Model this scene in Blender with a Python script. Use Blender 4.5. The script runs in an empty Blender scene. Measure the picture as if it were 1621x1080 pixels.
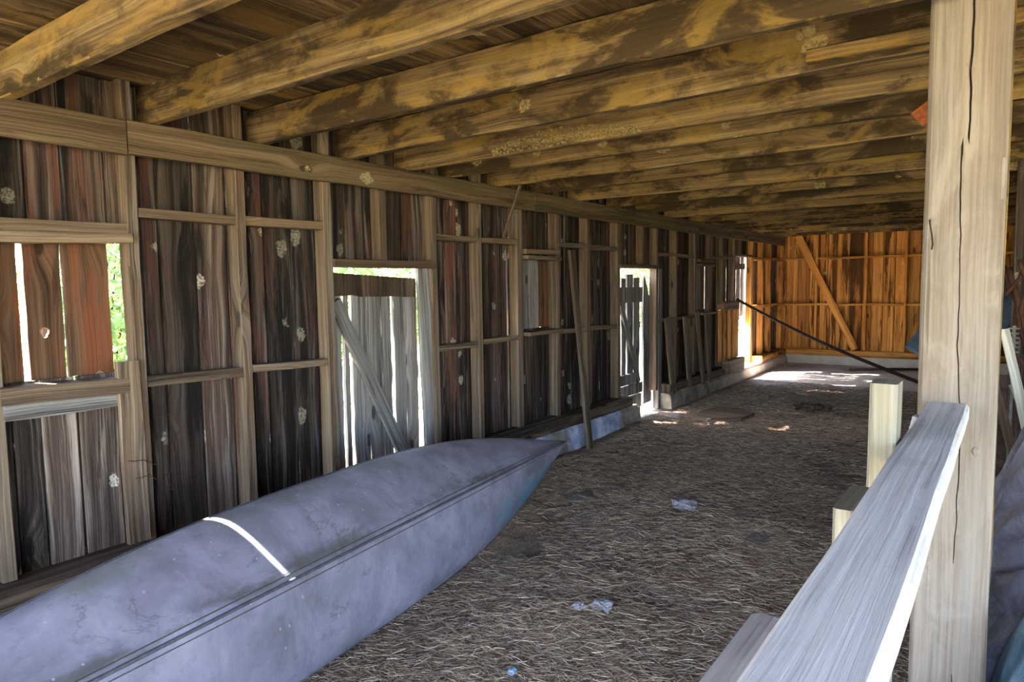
import bpy, bmesh, math, random
from mathutils import Vector, Matrix, noise, Euler
random.seed(7)
SC = bpy.context.scene
COL = SC.collection
V = Vector

# ------------------------------------------------------------------ materials
def lin(h):
    h = h.lstrip('#')
    o = []
    for i in (0, 2, 4):
        c = int(h[i:i+2], 16) / 255
        o.append(c / 12.92 if c <= .04045 else ((c + .055) / 1.055) ** 2.4)
    return (*o, 1)

class NT:
    def __init__(self, name, rough=.85):
        self.m = bpy.data.materials.new(name); self.m.use_nodes = True
        self.t = self.m.node_tree; self.b = self.t.nodes['Principled BSDF']
        self.b.inputs['Roughness'].default_value = rough
        self.b.inputs['Specular IOR Level'].default_value = .25
    def n(self, kind, **kw):
        nd = self.t.nodes.new(kind)
        for k, v in kw.items(): setattr(nd, k, v)
        return nd
    def l(self, a, b): self.t.links.new(a, b)
    def put(self, sock, v):
        if isinstance(v, bpy.types.NodeSocket): self.l(v, sock)
        else: sock.default_value = v
    def math(self, op, a, b=0., c=None, clamp=False):
        nd = self.n('ShaderNodeMath', operation=op, use_clamp=clamp)
        self.put(nd.inputs[0], a); self.put(nd.inputs[1], b)
        if c is not None: self.put(nd.inputs[2], c)
        return nd.outputs[0]
    def mix(self, f, a, b, mode='MIX'):
        nd = self.n('ShaderNodeMix', data_type='RGBA', blend_type=mode)
        self.put(nd.inputs[0], f); self.put(nd.inputs[6], a); self.put(nd.inputs[7], b)
        return nd.outputs[2]
    def noise(self, vec, scale=1., detail=5., rough=.6, dist=0.):
        nd = self.n('ShaderNodeTexNoise')
        self.put(nd.inputs['Vector'], vec); nd.inputs['Scale'].default_value = scale
        nd.inputs['Detail'].default_value = detail; nd.inputs['Roughness'].default_value = rough
        nd.inputs['Distortion'].default_value = dist
        return nd.outputs['Fac']
    def vor(self, vec, scale=1., rnd=1.):
        nd = self.n('ShaderNodeTexVoronoi', voronoi_dimensions='2D'); self.put(nd.inputs['Vector'], vec)
        nd.inputs['Scale'].default_value = scale; nd.inputs['Randomness'].default_value = rnd
        return nd
    def step(self, x, lo, hi):
        nd = self.n('ShaderNodeMapRange', interpolation_type='SMOOTHSTEP')
        self.put(nd.inputs[0], x); nd.inputs[1].default_value = lo; nd.inputs[2].default_value = hi
        return nd.outputs[0]
    def ramp(self, x, stops):
        nd = self.n('ShaderNodeValToRGB'); self.put(nd.inputs[0], x)
        cr = nd.color_ramp
        while len(cr.elements) < len(stops): cr.elements.new(.5)
        for e, (p, c) in zip(cr.elements, stops): e.position = p; e.color = c
        return nd.outputs[0]
    def comb(self, x, y, z=0.):
        nd = self.n('ShaderNodeCombineXYZ')
        for i, v in enumerate((x, y, z)): self.put(nd.inputs[i], v)
        return nd.outputs[0]
    def sep(self, v):
        nd = self.n('ShaderNodeSeparateXYZ'); self.put(nd.inputs[0], v); return nd.outputs
    def bump(self, h, strength=.4, dist=.01, normal=None):
        nd = self.n('ShaderNodeBump'); self.put(nd.inputs['Height'], h)
        nd.inputs['Strength'].default_value = strength; nd.inputs['Distance'].default_value = dist
        if normal is not None: self.l(normal, nd.inputs['Normal'])
        self.l(nd.outputs[0], self.b.inputs['Normal']); return nd.outputs[0]
    def color(self, c): self.put(self.b.inputs['Base Color'], c)

def wood(name, dark, mid, light, tint, stain=.5, blot=.0, blotcol='#a79a80', grainu=16., rough=.85, bump=.5, stain_col=None, fine=.3, stu=8., stv=.7, kn_=.72, warp_=.09, bend=.05, patch=0., patchcol='#8a6a2c', bleach=0., bleachcol='#8d8580'):
    """timber: UV u across the grain, v along it, both in metres; the corner attribute rnd holds brightness and tint"""
    t = NT(name, rough)
    uv = t.n('ShaderNodeUVMap').outputs[0]
    at = t.n('ShaderNodeAttribute', attribute_name='rnd').outputs['Color']
    ar = t.n('ShaderNodeSeparateColor'); t.l(at, ar.inputs[0])
    u, v, _ = t.sep(uv)
    warp = t.noise(t.comb(t.math('MULTIPLY', u, 2.2), t.math('MULTIPLY', v, .9)), 1, 3, .5)
    uw = t.math('MULTIPLY_ADD', warp, warp_, u)
    # knots bend the grain round them
    kv = t.vor(t.comb(t.math('MULTIPLY', u, 3.4), t.math('MULTIPLY', v, 1.25)))
    ks_ = t.n('ShaderNodeSeparateColor'); t.l(kv.outputs['Color'], ks_.inputs[0])
    kon = t.math('GREATER_THAN', ks_.outputs[1], kn_)
    kd = kv.outputs['Distance']
    near = t.math('MULTIPLY', t.math('SUBTRACT', 1, t.step(kd, .0, .32)), kon)
    uw = t.math('MULTIPLY_ADD', near, bend, uw)
    g1 = t.noise(t.comb(t.math('MULTIPLY', uw, grainu), t.math('MULTIPLY', v, .3)), 1, 8, .68, .25)
    g2 = t.noise(t.comb(t.math('MULTIPLY', uw, 120), t.math('MULTIPLY', v, 1.3)), 1, 5, .65)
    wv = t.math('SINE', t.math('MULTIPLY', t.math('ADD', uw, t.math('MULTIPLY', g1, .1)), 330))
    g = t.math('ADD', t.math('MULTIPLY', g1, 1 - fine), t.math('MULTIPLY', g2, fine))
    g = t.math('MULTIPLY_ADD', wv, .022, g)
    c = t.ramp(g, [(.37, lin(dark)), (.5, lin(mid)), (.61, lin(light))])
    # paint or heartwood showing in long patches
    tn = t.noise(t.comb(t.math('MULTIPLY', u, 7), t.math('MULTIPLY', v, 1.0)), 1, 5, .65, .3)
    tf = t.math('MULTIPLY', t.step(tn, .44, .6), ar.outputs[1], clamp=True)
    c = t.mix(tf, c, t.mix(t.step(g, .4, .6), lin(tint), t.mix(.4, lin(tint), lin(light))))
    # dark damp stains running with the grain
    sn = t.noise(t.comb(t.math('MULTIPLY', u, stu), t.math('MULTIPLY', v, stv), 4.), 1, 7, .66, .35)
    sf = t.math('MULTIPLY', t.step(t.math('MULTIPLY_ADD', ar.outputs[2], .14, t.math('SUBTRACT', sn, .05)), .5, .6), stain)
    c = t.mix(sf, c, lin(stain_col or dark))
    if patch:   # damp blotches and yellowed patches that cross the grain
        pn = t.noise(t.comb(t.math('MULTIPLY', u, 5.5), t.math('MULTIPLY', v, 3.2), 6.), 1, 7, .68, .8)
        pf = t.math('MULTIPLY', t.step(pn, .49, .66), patch)
        c = t.mix(pf, c, lin(stain_col or dark))
        yn = t.noise(t.comb(t.math('MULTIPLY', u, 4), t.math('MULTIPLY', v, 2.), 16.), 1, 6, .65, .8)
        c = t.mix(t.math('MULTIPLY', t.step(yn, .52, .64), .55), c, lin(patchcol))
    # grey weathered streaks
    if bleach:
        bn = t.noise(t.comb(t.math('MULTIPLY', uw, 22), t.math('MULTIPLY', v, .55), 9.), 1, 7, .72, .3)
        c = t.mix(t.math('MULTIPLY', t.step(bn, .52, .63), bleach), c, lin(bleachcol))
    kn = t.math('ADD', kd, t.math('MULTIPLY', t.noise(t.comb(u, v), 24, 3), .08))
    c = t.mix(t.math('MULTIPLY', t.math('MULTIPLY', t.math('SUBTRACT', 1, t.step(kn, .085, .13)), kon), .8), c, lin(stain_col or dark))
    # open checks in the timber
    cn = t.noise(t.comb(t.math('MULTIPLY', uw, 40), t.math('MULTIPLY', v, .8), 2.), 1, 3, .5, .2)
    c = t.mix(t.math('MULTIPLY', t.step(cn, .69, .74), .8), c, lin(stain_col or dark))
    # pale crusts left by mud wasps
    if blot:
        wob = t.noise(t.comb(u, v), 18, 5, .7); wob2 = t.noise(t.comb(u, v, 8.), 18, 5, .7)
        bv = t.vor(t.comb(t.math('MULTIPLY_ADD', wob, .35, t.math('MULTIPLY', u, 4.6)), t.math('MULTIPLY_ADD', wob2, .35, t.math('MULTIPLY', v, 3.4))))
        bs = t.n('ShaderNodeSeparateColor'); t.l(bv.outputs['Color'], bs.inputs[0])
        pick = t.math('GREATER_THAN', bs.outputs[0], 1 - blot)
        size = t.math('MULTIPLY_ADD', bs.outputs[1], .16, .05)
        inside = t.math('SUBTRACT', 1, t.step(t.math('SUBTRACT', bv.outputs['Distance'], size), -.02, .015))
        tex = t.math('MULTIPLY_ADD', t.step(t.noise(t.comb(u, v), 60, 4, .75), .4, .58), .75, .12)
        c = t.mix(t.math('MULTIPLY', t.math('MULTIPLY', inside, pick), t.math('MULTIPLY', tex, .85)), c, lin(blotcol))
    c = t.mix(1, c, t.comb(ar.outputs[0], ar.outputs[0], ar.outputs[0]), 'MULTIPLY')
    t.color(c)
    t.bump(t.math('ADD', g2, t.math('MULTIPLY', g1, 1.5)), bump, .006)
    return t.m

def plain(name, col, rough=.8, metal=0., var=.25, scale=30., bump=.2, col2=None):
    t = NT(name, rough)
    tc = t.n('ShaderNodeTexCoord').outputs['Object']
    n = t.noise(tc, scale, 6, .65)
    a = lin(col); b = lin(col2) if col2 else tuple(x * (1 - var) for x in a[:3]) + (1,)
    t.color(t.mix(t.step(n, .35, .65), a, b)); t.b.inputs['Metallic'].default_value = metal
    t.bump(n, bump, .01)
    return t.m

M = {}
M['joist'] = wood('golden_joist_timber', '#35281b', '#64513b', '#877252', '#796034', stain=.9, blot=.12, blotcol='#a5926a', stain_col='#2d2115', grainu=20, stu=3.2, stv=1.3, patch=.6, patchcol='#8c7036')
M['ledger'] = wood('brown_ledger_timber', '#2c2219', '#554536', '#70604c', '#464630', stain=.6, blot=.04, stain_col='#221810')
M['board'] = wood('barn_wall_boards', '#161110', '#3c302b', '#655850', '#5c2f27', stain=.92, blot=.25, blotcol='#b3ab9e', stain_col='#140f0e', bleach=.55, bleachcol='#7f7570')
M['greyboard'] = wood('grey_barn_boards', '#2a2728', '#6b6767', '#8f8c8c', '#5d5450', stain=.75, stain_col='#1d1818', bleach=.4, bleachcol='#97959a')
M['redboard'] = wood('warm_window_boards', '#281a15', '#57402f', '#735645', '#7a4024', stain=.6, stain_col='#21120d')
M['endboard'] = wood('orange_back_boards', '#5e3717', '#b0763a', '#d39d58', '#b97c36', stain=.85, blot=.1, blotcol='#b99a6a', stain_col='#2e180a')
M['stud'] = wood('weathered_stud_timber', '#2b221c', '#5a4b3f', '#776756', '#624c38', stain=.5, stain_col='#2a211c', bleach=.3)
M['post'] = wood('pale_post_timber', '#60564f', '#7a7069', '#8b8079', '#75675a', stain=.3, stain_col='#554a40', grainu=7, bleach=.4, bleachcol='#8a8581', kn_=.95, warp_=.05, bend=.03, patch=.22, patchcol='#8d847c')
M['rail'] = wood('silver_rail_timber', '#92919a', '#bdbdc5', '#d6d6dd', '#aeaeb8', stain=.3, stain_col='#807f86', kn_=.97, warp_=.03, bend=.0, stu=14., bleach=.5, bleachcol='#cfcfd6', patch=.25, patchcol='#c4c4cc')
M['picket'] = wood('pale_picket_timber', '#6e6a62', '#8f8b82', '#a5a198', '#9a8c6c', stain=.2, stain_col='#655945', bleach=.4, bleachcol='#a19e9a', kn_=.97, warp_=.04, bend=0.)
M['sill'] = wood('dark_sill_timber', '#1f1813', '#4b3d32', '#6c5c4e', '#5a4a3a', stain=.7)
M['deck'] = wood('loft_floor_boards', '#2c2112', '#624d34', '#8d7654', '#745b38', stain=.6, blot=.05, blotcol='#c9b88d', stain_col='#22160c', patch=.6, grainu=20)
M['scrap'] = wood('grey_scrap_plank', '#6d6961', '#a09c94', '#c0bcb2', '#8d8370', stain=.3)
M['poleM'] = plain('dark_pole_wood', '#3a2a22', .7, 0, .4, 18, .4)
M['bark'] = plain('branch_bark', '#4a2f25', .85, 0, .5, 25, .5)
M['iron'] = plain('rusty_iron', '#3b2c26', .7, .4, .4, 40, .3)
M['rust'] = plain('rust_red_sheet', '#8a4a26', .7, .1, .4, 40, .2)
M['mud'] = plain('dried_mud', '#a08a64', .95, 0, .35, 90, .8)
M['crust'] = plain('pale_crust', '#8f7f58', .95, 0, .5, 90, .9, col2='#54472f')
M['paper'] = plain('pale_rag', '#9c979f', .9, 0, .25, 40, .3)
M['rag'] = plain('grey_rag', '#77727a', .9, 0, .3, 40, .3)
M['stone'] = plain('grey_stone', '#857c74', .9, 0, .35, 25, .5)
M['straw'] = None
M['bluetarp'] = plain('blue_grey_tarp', '#5a7086', .65, 0, .25, 6, .2)
M['mesh_iron'] = plain('dull_grate_iron', '#6d6a66', .6, .5, .3, 40, .2)

def straw_mat():
    t = NT('straw', .8)
    at = t.n('ShaderNodeAttribute', attribute_name='rnd').outputs['Color']
    ar = t.n('ShaderNodeSeparateColor'); t.l(at, ar.inputs[0])
    c = t.ramp(ar.outputs[0], [(0, lin('#54463c')), (.45, lin('#876f5e')), (.8, lin('#b7a48d')), (1, lin('#dbd0ba'))])
    t.color(c); return t.m
M['straw'] = straw_mat()

def floor_mat():
    t = NT('trodden_hay_floor', .95)
    p = t.n('ShaderNodeNewGeometry').outputs['Position']
    x, y, z = t.sep(p)
    acc = None
    for a in (0.35, 1.25, 2.2):
        ca, sa = math.cos(a), math.sin(a)
        q = t.comb(t.math('ADD', t.math('MULTIPLY', x, ca), t.math('MULTIPLY', y, sa)), t.math('ADD', t.math('MULTIPLY', x, -sa * 7), t.math('MULTIPLY', y, ca * 7)), a)
        k = t.noise(q, 22, 4, .65, 1.2)
        acc = k if acc is None else t.math('MAXIMUM', acc, k)
    big = t.noise(p, .9, 5, .6, .6); red = t.noise(p, 1.7, 5, .65, .5)
    mid = t.noise(p, 4.5, 5, .65)
    c = t.ramp(acc, [(.46, lin('#5b4b40')), (.6, lin('#a08877')), (.72, lin('#ccb6a0'))])
    c = t.mix(t.step(mid, .5, .68), c, lin('#5d5049'))
    c = t.mix(t.math('MULTIPLY', t.step(big, .5, .66), .65), c, lin('#68554a'))
    c = t.mix(t.math('MULTIPLY', t.step(red, .5, .62), .5), c, lin('#6e4f40'))
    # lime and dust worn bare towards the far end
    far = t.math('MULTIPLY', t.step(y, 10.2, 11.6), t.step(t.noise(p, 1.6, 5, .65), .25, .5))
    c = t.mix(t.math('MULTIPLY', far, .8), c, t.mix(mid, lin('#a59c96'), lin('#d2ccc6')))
    t.color(c)
    t.bump(t.math('ADD', acc, mid), .9, .02)
    return t.m
M['floor'] = floor_mat()

def foundation_mat():
    t = NT('old_limewashed_concrete', .9)
    p = t.n('ShaderNodeNewGeometry').outputs['Position']
    x, y, z = t.sep(p)
    n = t.noise(p, 5, 7, .7); n2 = t.noise(p, 1.3, 5, .6, .5)
    c = t.ramp(n, [(.35, lin('#5d544c')), (.55, lin('#8c8278')), (.7, lin('#a59d96'))])
    lime = t.math('MULTIPLY', t.step(n2, .42, .56), t.math('SUBTRACT', 1, t.step(y, 7.4, 8.4)))
    c = t.mix(lime, c, t.mix(t.step(n, .4, .6), lin('#8f9bc0'), lin('#c9cbdc')))
    c = t.mix(t.math('MULTIPLY', t.step(y, 9.5, 12), .75), c, t.mix(n, lin('#9a8e84'), lin('#cfc6bd')))  # paler towards the far end: lime dust, plus light put into the colour
    t.color(c); t.bump(n, .6, .015); return t.m
M['foundation'] = foundation_mat()

def canoe_mat():
    t = NT('dull_aluminium_hull', .5)
    t.b.inputs['Metallic'].default_value = .15
    t.b.inputs['Specular IOR Level'].default_value = .4
    uv = t.n('ShaderNodeUVMap').outputs[0]
    u, v, _ = t.sep(uv)            # u girth from the keel, v along the boat, metres
    p = t.comb(u, v)
    n = t.noise(p, 3.2, 7, .65, .4); n2 = t.noise(p, 14, 6, .7)
    c = t.ramp(n, [(.32, lin('#6b6975')), (.5, lin('#858296')), (.68, lin('#9b98ac'))])
    c = t.mix(t.math('MULTIPLY', t.step(n2, .5, .7), .35), c, lin('#5c5c69'))
    # olive grime beside the keel and along the upper bilge
    gk = t.math('SUBTRACT', 1, t.step(t.math('ABSOLUTE', t.math('SUBTRACT', u, .035)), .0, .07))
    gk = t.math('MULTIPLY', gk, t.step(t.noise(t.comb(t.math('MULTIPLY', u, 6), t.math('MULTIPLY', v, 1.4)), 1, 5, .7), .42, .6))
    c = t.mix(t.math('MULTIPLY', gk, .75), c, lin('#4b4a43'))
    ub = t.math('MULTIPLY', t.step(u, .22, .34), t.step(t.noise(p, 2.2, 5, .6), .35, .6))
    c = t.mix(t.math('MULTIPLY', ub, .55), c, lin('#6d7268'))
    # tide lines left by drips
    w = t.noise(t.comb(t.math('MULTIPLY', u, 2.4), t.math('MULTIPLY', v, 1.1), 3), 1, 6, .62, .5)
    line = t.math('SUBTRACT', 1, t.step(t.math('ABSOLUTE', t.math('SUBTRACT', w, .53)), .002, .008))
    line = t.math('MULTIPLY', line, t.step(t.noise(p, 1.7, 3), .48, .6))
    c = t.mix(t.math('MULTIPLY', line, .35), c, lin('#48483f'))
    # worn blue-green paint low on the near bow
    teal = t.math('MULTIPLY', t.math('MULTIPLY', t.step(v, .9, 1.5), t.math('SUBTRACT', 1, t.step(v, 1.95, 2.25))), t.math('MULTIPLY', t.step(t.math('MULTIPLY', u, -1), .1, .24), t.step(n, .38, .56)))
    c = t.mix(t.math('MULTIPLY', teal, .85), c, lin('#4f8098'))
    # scratches and specks
    sp = t.vor(p, 16); ss = t.n('ShaderNodeSeparateColor'); t.l(sp.outputs['Color'], ss.inputs[0])
    spk = t.math('MULTIPLY', t.math('LESS_THAN', sp.outputs['Distance'], .07), t.math('GREATER_THAN', ss.outputs[0], .9))
    c = t.mix(t.math('MULTIPLY', spk, .6), c, lin('#b4b4c4'))
    t.color(c)
    t.put(t.b.inputs['Roughness'], t.math('MULTIPLY_ADD', n2, .25, .42))
    t.bump(t.noise(p, 5, 4, .6), .12, .02)
    return t.m
M['canoe'] = canoe_mat()
M['gunwale'] = plain('dull_aluminium_trim', '#6e6e7a', .5, .5, .3, 30, .15)
M['seam'] = plain('dark_keel_strip', '#55544f', .55, .3, .35, 30, .2)

def tarp_mat(name, a, b, rough, spec=.5):
    t = NT(name, rough); t.b.inputs['Specular IOR Level'].default_value = spec
    tc = t.n('ShaderNodeTexCoord').outputs['Object']
    n = t.noise(tc, 7, 6, .65, .6); n2 = t.noise(tc, 40, 5, .7)
    c = t.mix(t.step(n, .35, .65), lin(a), lin(b))
    c = t.mix(t.math('MULTIPLY', t.step(n2, .55, .75), .4), c, lin('#8a8a98'))
    t.color(c); t.bump(t.math('ADD', n, t.math('MULTIPLY', n2, .3)), .5, .02); return t.m
M['tarp'] = tarp_mat('dusty_black_tarp', '#4c4c5e', '#7c7c92', .45)
M['plastic'] = tarp_mat('dusty_blue_plastic', '#4d6f8e', '#86a6bf', .35, .6)

def leaf_mat(name, a, b):
    t = NT(name, .6)
    at = t.n('ShaderNodeAttribute', attribute_name='rnd').outputs['Color']
    ar = t.n('ShaderNodeSeparateColor'); t.l(at, ar.inputs[0])
    c = t.mix(ar.outputs[0], lin(a), lin(b))
    t.color(c)
    tr = t.n('ShaderNodeBsdfTranslucent'); t.l(c, tr.inputs[0])
    mx = t.n('ShaderNodeMixShader'); mx.inputs[0].default_value = .4
    t.l(t.b.outputs[0], mx.inputs[1]); t.l(tr.outputs[0], mx.inputs[2])
    t.l(mx.outputs[0], t.t.nodes['Material Output'].inputs[0])
    return t.m
M['leaf'] = leaf_mat('green_leaves', '#4c6a3c', '#94ab70')

def ground_mat():
    t = NT('sunlit_dry_grass', .95)
    p = t.n('ShaderNodeNewGeometry').outputs['Position']
    n = t.noise(p, 1.5, 6, .7); n2 = t.noise(p, 25, 5, .7)
    c = t.mix(t.step(n, .35, .65), lin('#84795a'), lin('#6d7049'))
    c = t.mix(t.math('MULTIPLY', n2, .5), c, lin('#9a8d6c'))
    t.color(c); t.bump(n2, .8, .03); return t.m
M['ground'] = ground_mat()

# ------------------------------------------------------------------ mesh helpers
class MB:
    def __init__(self):
        self.bm = bmesh.new(); self.uv = self.bm.loops.layers.uv.new('UVMap')
        self.rc = self.bm.loops.layers.float_color.new('rnd')
    def merge(self, src, mat, rnd, along):
        """copy the small bmesh src in; UV from src coordinates (metres) with the grain along the axis `along`"""
        off = (random.uniform(0, 60), random.uniform(0, 60))
        vs = {}
        src.normal_update()
        for v in src.verts: vs[v] = self.bm.verts.new(mat @ v.co)
        for f in src.faces:
            try: nf = self.bm.faces.new([vs[v] for v in f.verts])
            except ValueError: continue
            n = f.normal; oth = [i for i in range(3) if i != along]
            k = oth[0] if abs(n[oth[1]]) >= abs(n[oth[0]]) else oth[1]
            if abs(n[along]) > .8: ua, va = oth
            else: ua, va = k, along
            for l, sl in zip(nf.loops, f.loops):
                c = sl.vert.co
                l[self.uv].uv = (c[ua] + off[0] + .37 * ua, c[va] + off[1])
                l[self.rc] = (*rnd, 1)
        src.free()
    def board(self, a, b, w, t, wdir=None, rnd=None, bev=.004, wob=.004, seg=.35, twist=0., taper=1.):
        """one sawn timber from a to b, w wide along wdir, t thick; slightly uneven edges"""
        a, b = V(a), V(b); d = b - a; L = d.length; zz = d.normalized()
        wd = V(wdir or (1, 0, 0)); wd = (wd - zz * wd.dot(zz)).normalized(); td = zz.cross(wd)
        s = bmesh.new(); n = max(1, int(L / seg)); rings = []
        o = random.uniform(0, 99)
        for i in range(n + 1):
            z = L * i / n; k = 1 + (taper - 1) * i / n
            ww, tt = w * k, t * k
            dx = wob * noise.noise((o, z * 1.7, 0)) * 2; dy = wob * .6 * noise.noise((o, z * 1.7, 7)) * 2
            e = wob * noise.noise((o, z * 3.1, 3))
            hw, ht = ww / 2 + e, tt / 2
            bv = min(bev, ht * .6, abs(hw) * .6)
            pts = [(-hw + bv, -ht), (hw - bv, -ht), (hw, -ht + bv), (hw, ht - bv), (hw - bv, ht), (-hw + bv, ht), (-hw, ht - bv), (-hw, -ht + bv)]
            ang = twist * (i / n - .5); ca, sa = math.cos(ang), math.sin(ang)
            rings.append([s.verts.new((x * ca - y * sa + dx, x * sa + y * ca + dy, z)) for x, y in pts])
        for r0, r1 in zip(rings, rings[1:]):
            for j in range(8): s.faces.new((r0[j], r0[(j + 1) % 8], r1[(j + 1) % 8], r1[j]))
        s.faces.new(rings[0][::-1]); s.faces.new(rings[-1])
        mat = Matrix(((wd.x, td.x, zz.x, a.x), (wd.y, td.y, zz.y, a.y), (wd.z, td.z, zz.z, a.z), (0, 0, 0, 1)))
        self.merge(s, mat, rnd or self.rr(), 2)
    @staticmethod
    def rr(lo=.8, hi=1.15, t=.6): return (random.uniform(lo, hi), random.random() * t, random.random())
    def outline(self, loops, x0, x1, rnd=None):
        """a plank cut to an outline in (Y,Z), with optional holes, from X=x0 to X=x1"""
        s = bmesh.new(); edges = []
        for lp in loops:
            vs = [s.verts.new((x0, y, z)) for y, z in lp]
            edges += [s.edges.new((vs[i], vs[(i + 1) % len(vs)])) for i in range(len(vs))]
        bmesh.ops.triangle_fill(s, use_beauty=True, use_dissolve=False, edges=edges)
        bmesh.ops.recalc_face_normals(s, faces=s.faces)
        g = bmesh.ops.extrude_face_region(s, geom=list(s.faces))
        for v in g['geom']:
            if isinstance(v, bmesh.types.BMVert): v.co.x = x1
        bmesh.ops.recalc_face_normals(s, faces=s.faces)
        self.merge(s, Matrix.Identity(4), rnd or self.rr(), 2)
    def tube(self, pts, r, seg=8, rnd=(1, .3, .5), cap=True):
        s = bmesh.new(); rings = []; n = len(pts)
        rs = r if isinstance(r, (list, tuple)) else [r] * n
        for i, p in enumerate(pts):
            p = V(p); d = (V(pts[min(i + 1, n - 1)]) - V(pts[max(i - 1, 0)])).normalized()
            a = d.orthogonal().normalized() if i == 0 else (ax - d * ax.dot(d)).normalized()
            ax = a; b = d.cross(a)
            rings.append([s.verts.new(p + (a * math.cos(q) + b * math.sin(q)) * rs[i]) for q in [2 * math.pi * k / seg for k in range(seg)]])
        for r0, r1 in zip(rings, rings[1:]):
            for j in range(seg): s.faces.new((r0[j], r0[(j + 1) % seg], r1[(j + 1) % seg], r1[j]))
        if cap: s.faces.new(rings[0][::-1]); s.faces.new(rings[-1])
        self.merge(s, Matrix.Identity(4), rnd, 2)
    def blob(self, c, r, sub=3, amp=.25, fr=3., flat=1., seed=0., rot=0.):
        s = bmesh.new(); bmesh.ops.create_icosphere(s, subdivisions=sub, radius=1)
        rx, ry, rz = r if isinstance(r, (tuple, list)) else (r, r, r)
        R = Matrix.Rotation(rot, 4, 'Z')
        for v in s.verts:
            k = 1 + amp * noise.fractal(v.co * fr + V((seed, seed * .7, 0)), 1, 2, 3)
            v.co = V(c) + R @ V((v.co.x * rx * k, v.co.y * ry * k, v.co.z * rz * k))
        self.merge(s, Matrix.Identity(4), self.rr(), 2)
    def build(self, name, mat, parent=None, smooth=False):
        me = bpy.data.meshes.new(name)
        self.bm.normal_update(); self.bm.to_mesh(me); self.bm.free()
        me.materials.append(mat)
        if smooth:
            for p in me.polygons: p.use_smooth = True
        o = bpy.data.objects.new(name, me); COL.objects.link(o)
        if parent is not None:
            o.parent = parent; o.matrix_parent_inverse = parent.matrix_world.inverted()
        return o

def tag(o, label=None, cat=None, group=None, kind=None):
    if label: o['label'] = label
    if cat: o['category'] = cat
    if group: o['group'] = group
    if kind: o['kind'] = kind
    return o
def thing(name, label, cat, loc=(0, 0, 0), group=None):
    o = bpy.data.objects.new(name, None); COL.objects.link(o); o.location = loc
    o.matrix_world = Matrix.Translation(V(loc)); o.empty_display_size = .1
    return tag(o, label, cat, group)

# ------------------------------------------------------------------ the ground, floor and straw
def floor_z(x, y):
    z = .05 * max(0, min(1, (y - 6) / 6)) - .0
    z += .03 * noise.noise((x * .9, y * .9, 0)) + .014 * noise.noise((x * 3.1, y * 3.1, 5)) + .008 * noise.noise((x * 8, y * 8, 9))
    # trodden heaps of old bedding
    for cx, cy, r, h in ((-1.25, 4.5, .7, .05), (-1.9, 8.9, .8, .06), (-1.6, 2.9, .5, .03), (-2.6, 4.7, .35, .03)):
        q = ((x - cx) ** 2 + (y - cy) ** 2) / r ** 2
        if q < 4: z += h * math.exp(-q * 2) * (1 + .6 * noise.noise((x * 6, y * 6, 2)))
    # kept level and a little low beneath the boat
    q = max(0, 1 - ((x + 2.55 + .125 * (y - 2.1)) / .5) ** 2) if -.8 < y < 5 else 0
    z = z * (1 - .9 * q) - .03 * q
    return z
def make_floor():
    m = MB(); nx, ny = 150, 300; x0, x1, y0, y1 = -3.62, 4.45, -2.65, 14.22
    g = [[m.bm.verts.new((x0 + (x1 - x0) * i / nx, y0 + (y1 - y0) * j / ny, floor_z(x0 + (x1 - x0) * i / nx, y0 + (y1 - y0) * j / ny))) for i in range(nx + 1)] for j in range(ny + 1)]
    for j in range(ny):
        for i in range(nx): m.bm.faces.new((g[j][i], g[j][i + 1], g[j + 1][i + 1], g[j + 1][i]))
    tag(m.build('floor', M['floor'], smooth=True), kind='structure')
make_floor()
m = MB(); s = bmesh.new(); bmesh.ops.create_grid(s, x_segments=2, y_segments=2, size=60); m.merge(s, Matrix.Translation((0, 0, -.16)), (1, 0, 0), 1)
tag(m.build('ground', M['ground']), kind='structure')

def make_straw():
    rng = random.Random(3)
    verts, faces, cols = [], [], []
    n = 0
    while n < 95000:
        y = .9 + 10.6 * rng.random() ** 1.7; x = -3.45 + 3.2 * rng.random()
        if x > -.35 - .06 * y + .5: continue
        d = noise.noise((x * 1.3, y * 1.3, 3)) + .35 * noise.noise((x * 5, y * 5, 1))
        if d < rng.uniform(-.75, .35): continue
        a = rng.gauss(.3, .9); L = rng.uniform(.025, .085) * (1 + .5 * (rng.random() < .1)); w = rng.uniform(.0004, .0009) * (1 + .09 * y)
        z = floor_z(x, y) + rng.uniform(.001, .016); t = rng.gauss(0, .12)
        dx, dy = math.cos(a), math.sin(a); px, py = -dy, dx; bend = rng.gauss(0, .12)
        b = len(verts); shade = min(1, max(0, rng.gauss(.42, .25)))
        for k, q in enumerate((-.5, 0, .5)):
            cx = x + dx * L * q + px * bend * L * (q * q); cy = y + dy * L * q + py * bend * L * (q * q); cz = z + t * L * q
            verts += [(cx - px * w, cy - py * w, cz), (cx + px * w, cy + py * w, cz), (cx, cy, cz + w * 1.7)]
        for r in (0, 3):
            for i in range(3): faces.append((b + r + i, b + r + (i + 1) % 3, b + r + 3 + (i + 1) % 3, b + r + 3 + i)); cols += [shade] * 4
        n += 1
    me = bpy.data.meshes.new('loose_straw'); me.from_pydata(verts, [], faces); me.materials.append(M['straw'])
    ca = me.color_attributes.new('rnd', 'FLOAT_COLOR', 'CORNER')
    ca.data.foreach_set('color', [v for c in cols for v in (c, c, c, 1)])
    o = bpy.data.objects.new('loose_straw', me); COL.objects.link(o)
    tag(o, 'pale loose straw scattered over the dark trodden barn floor', 'straw', kind='stuff')
make_straw()

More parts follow.
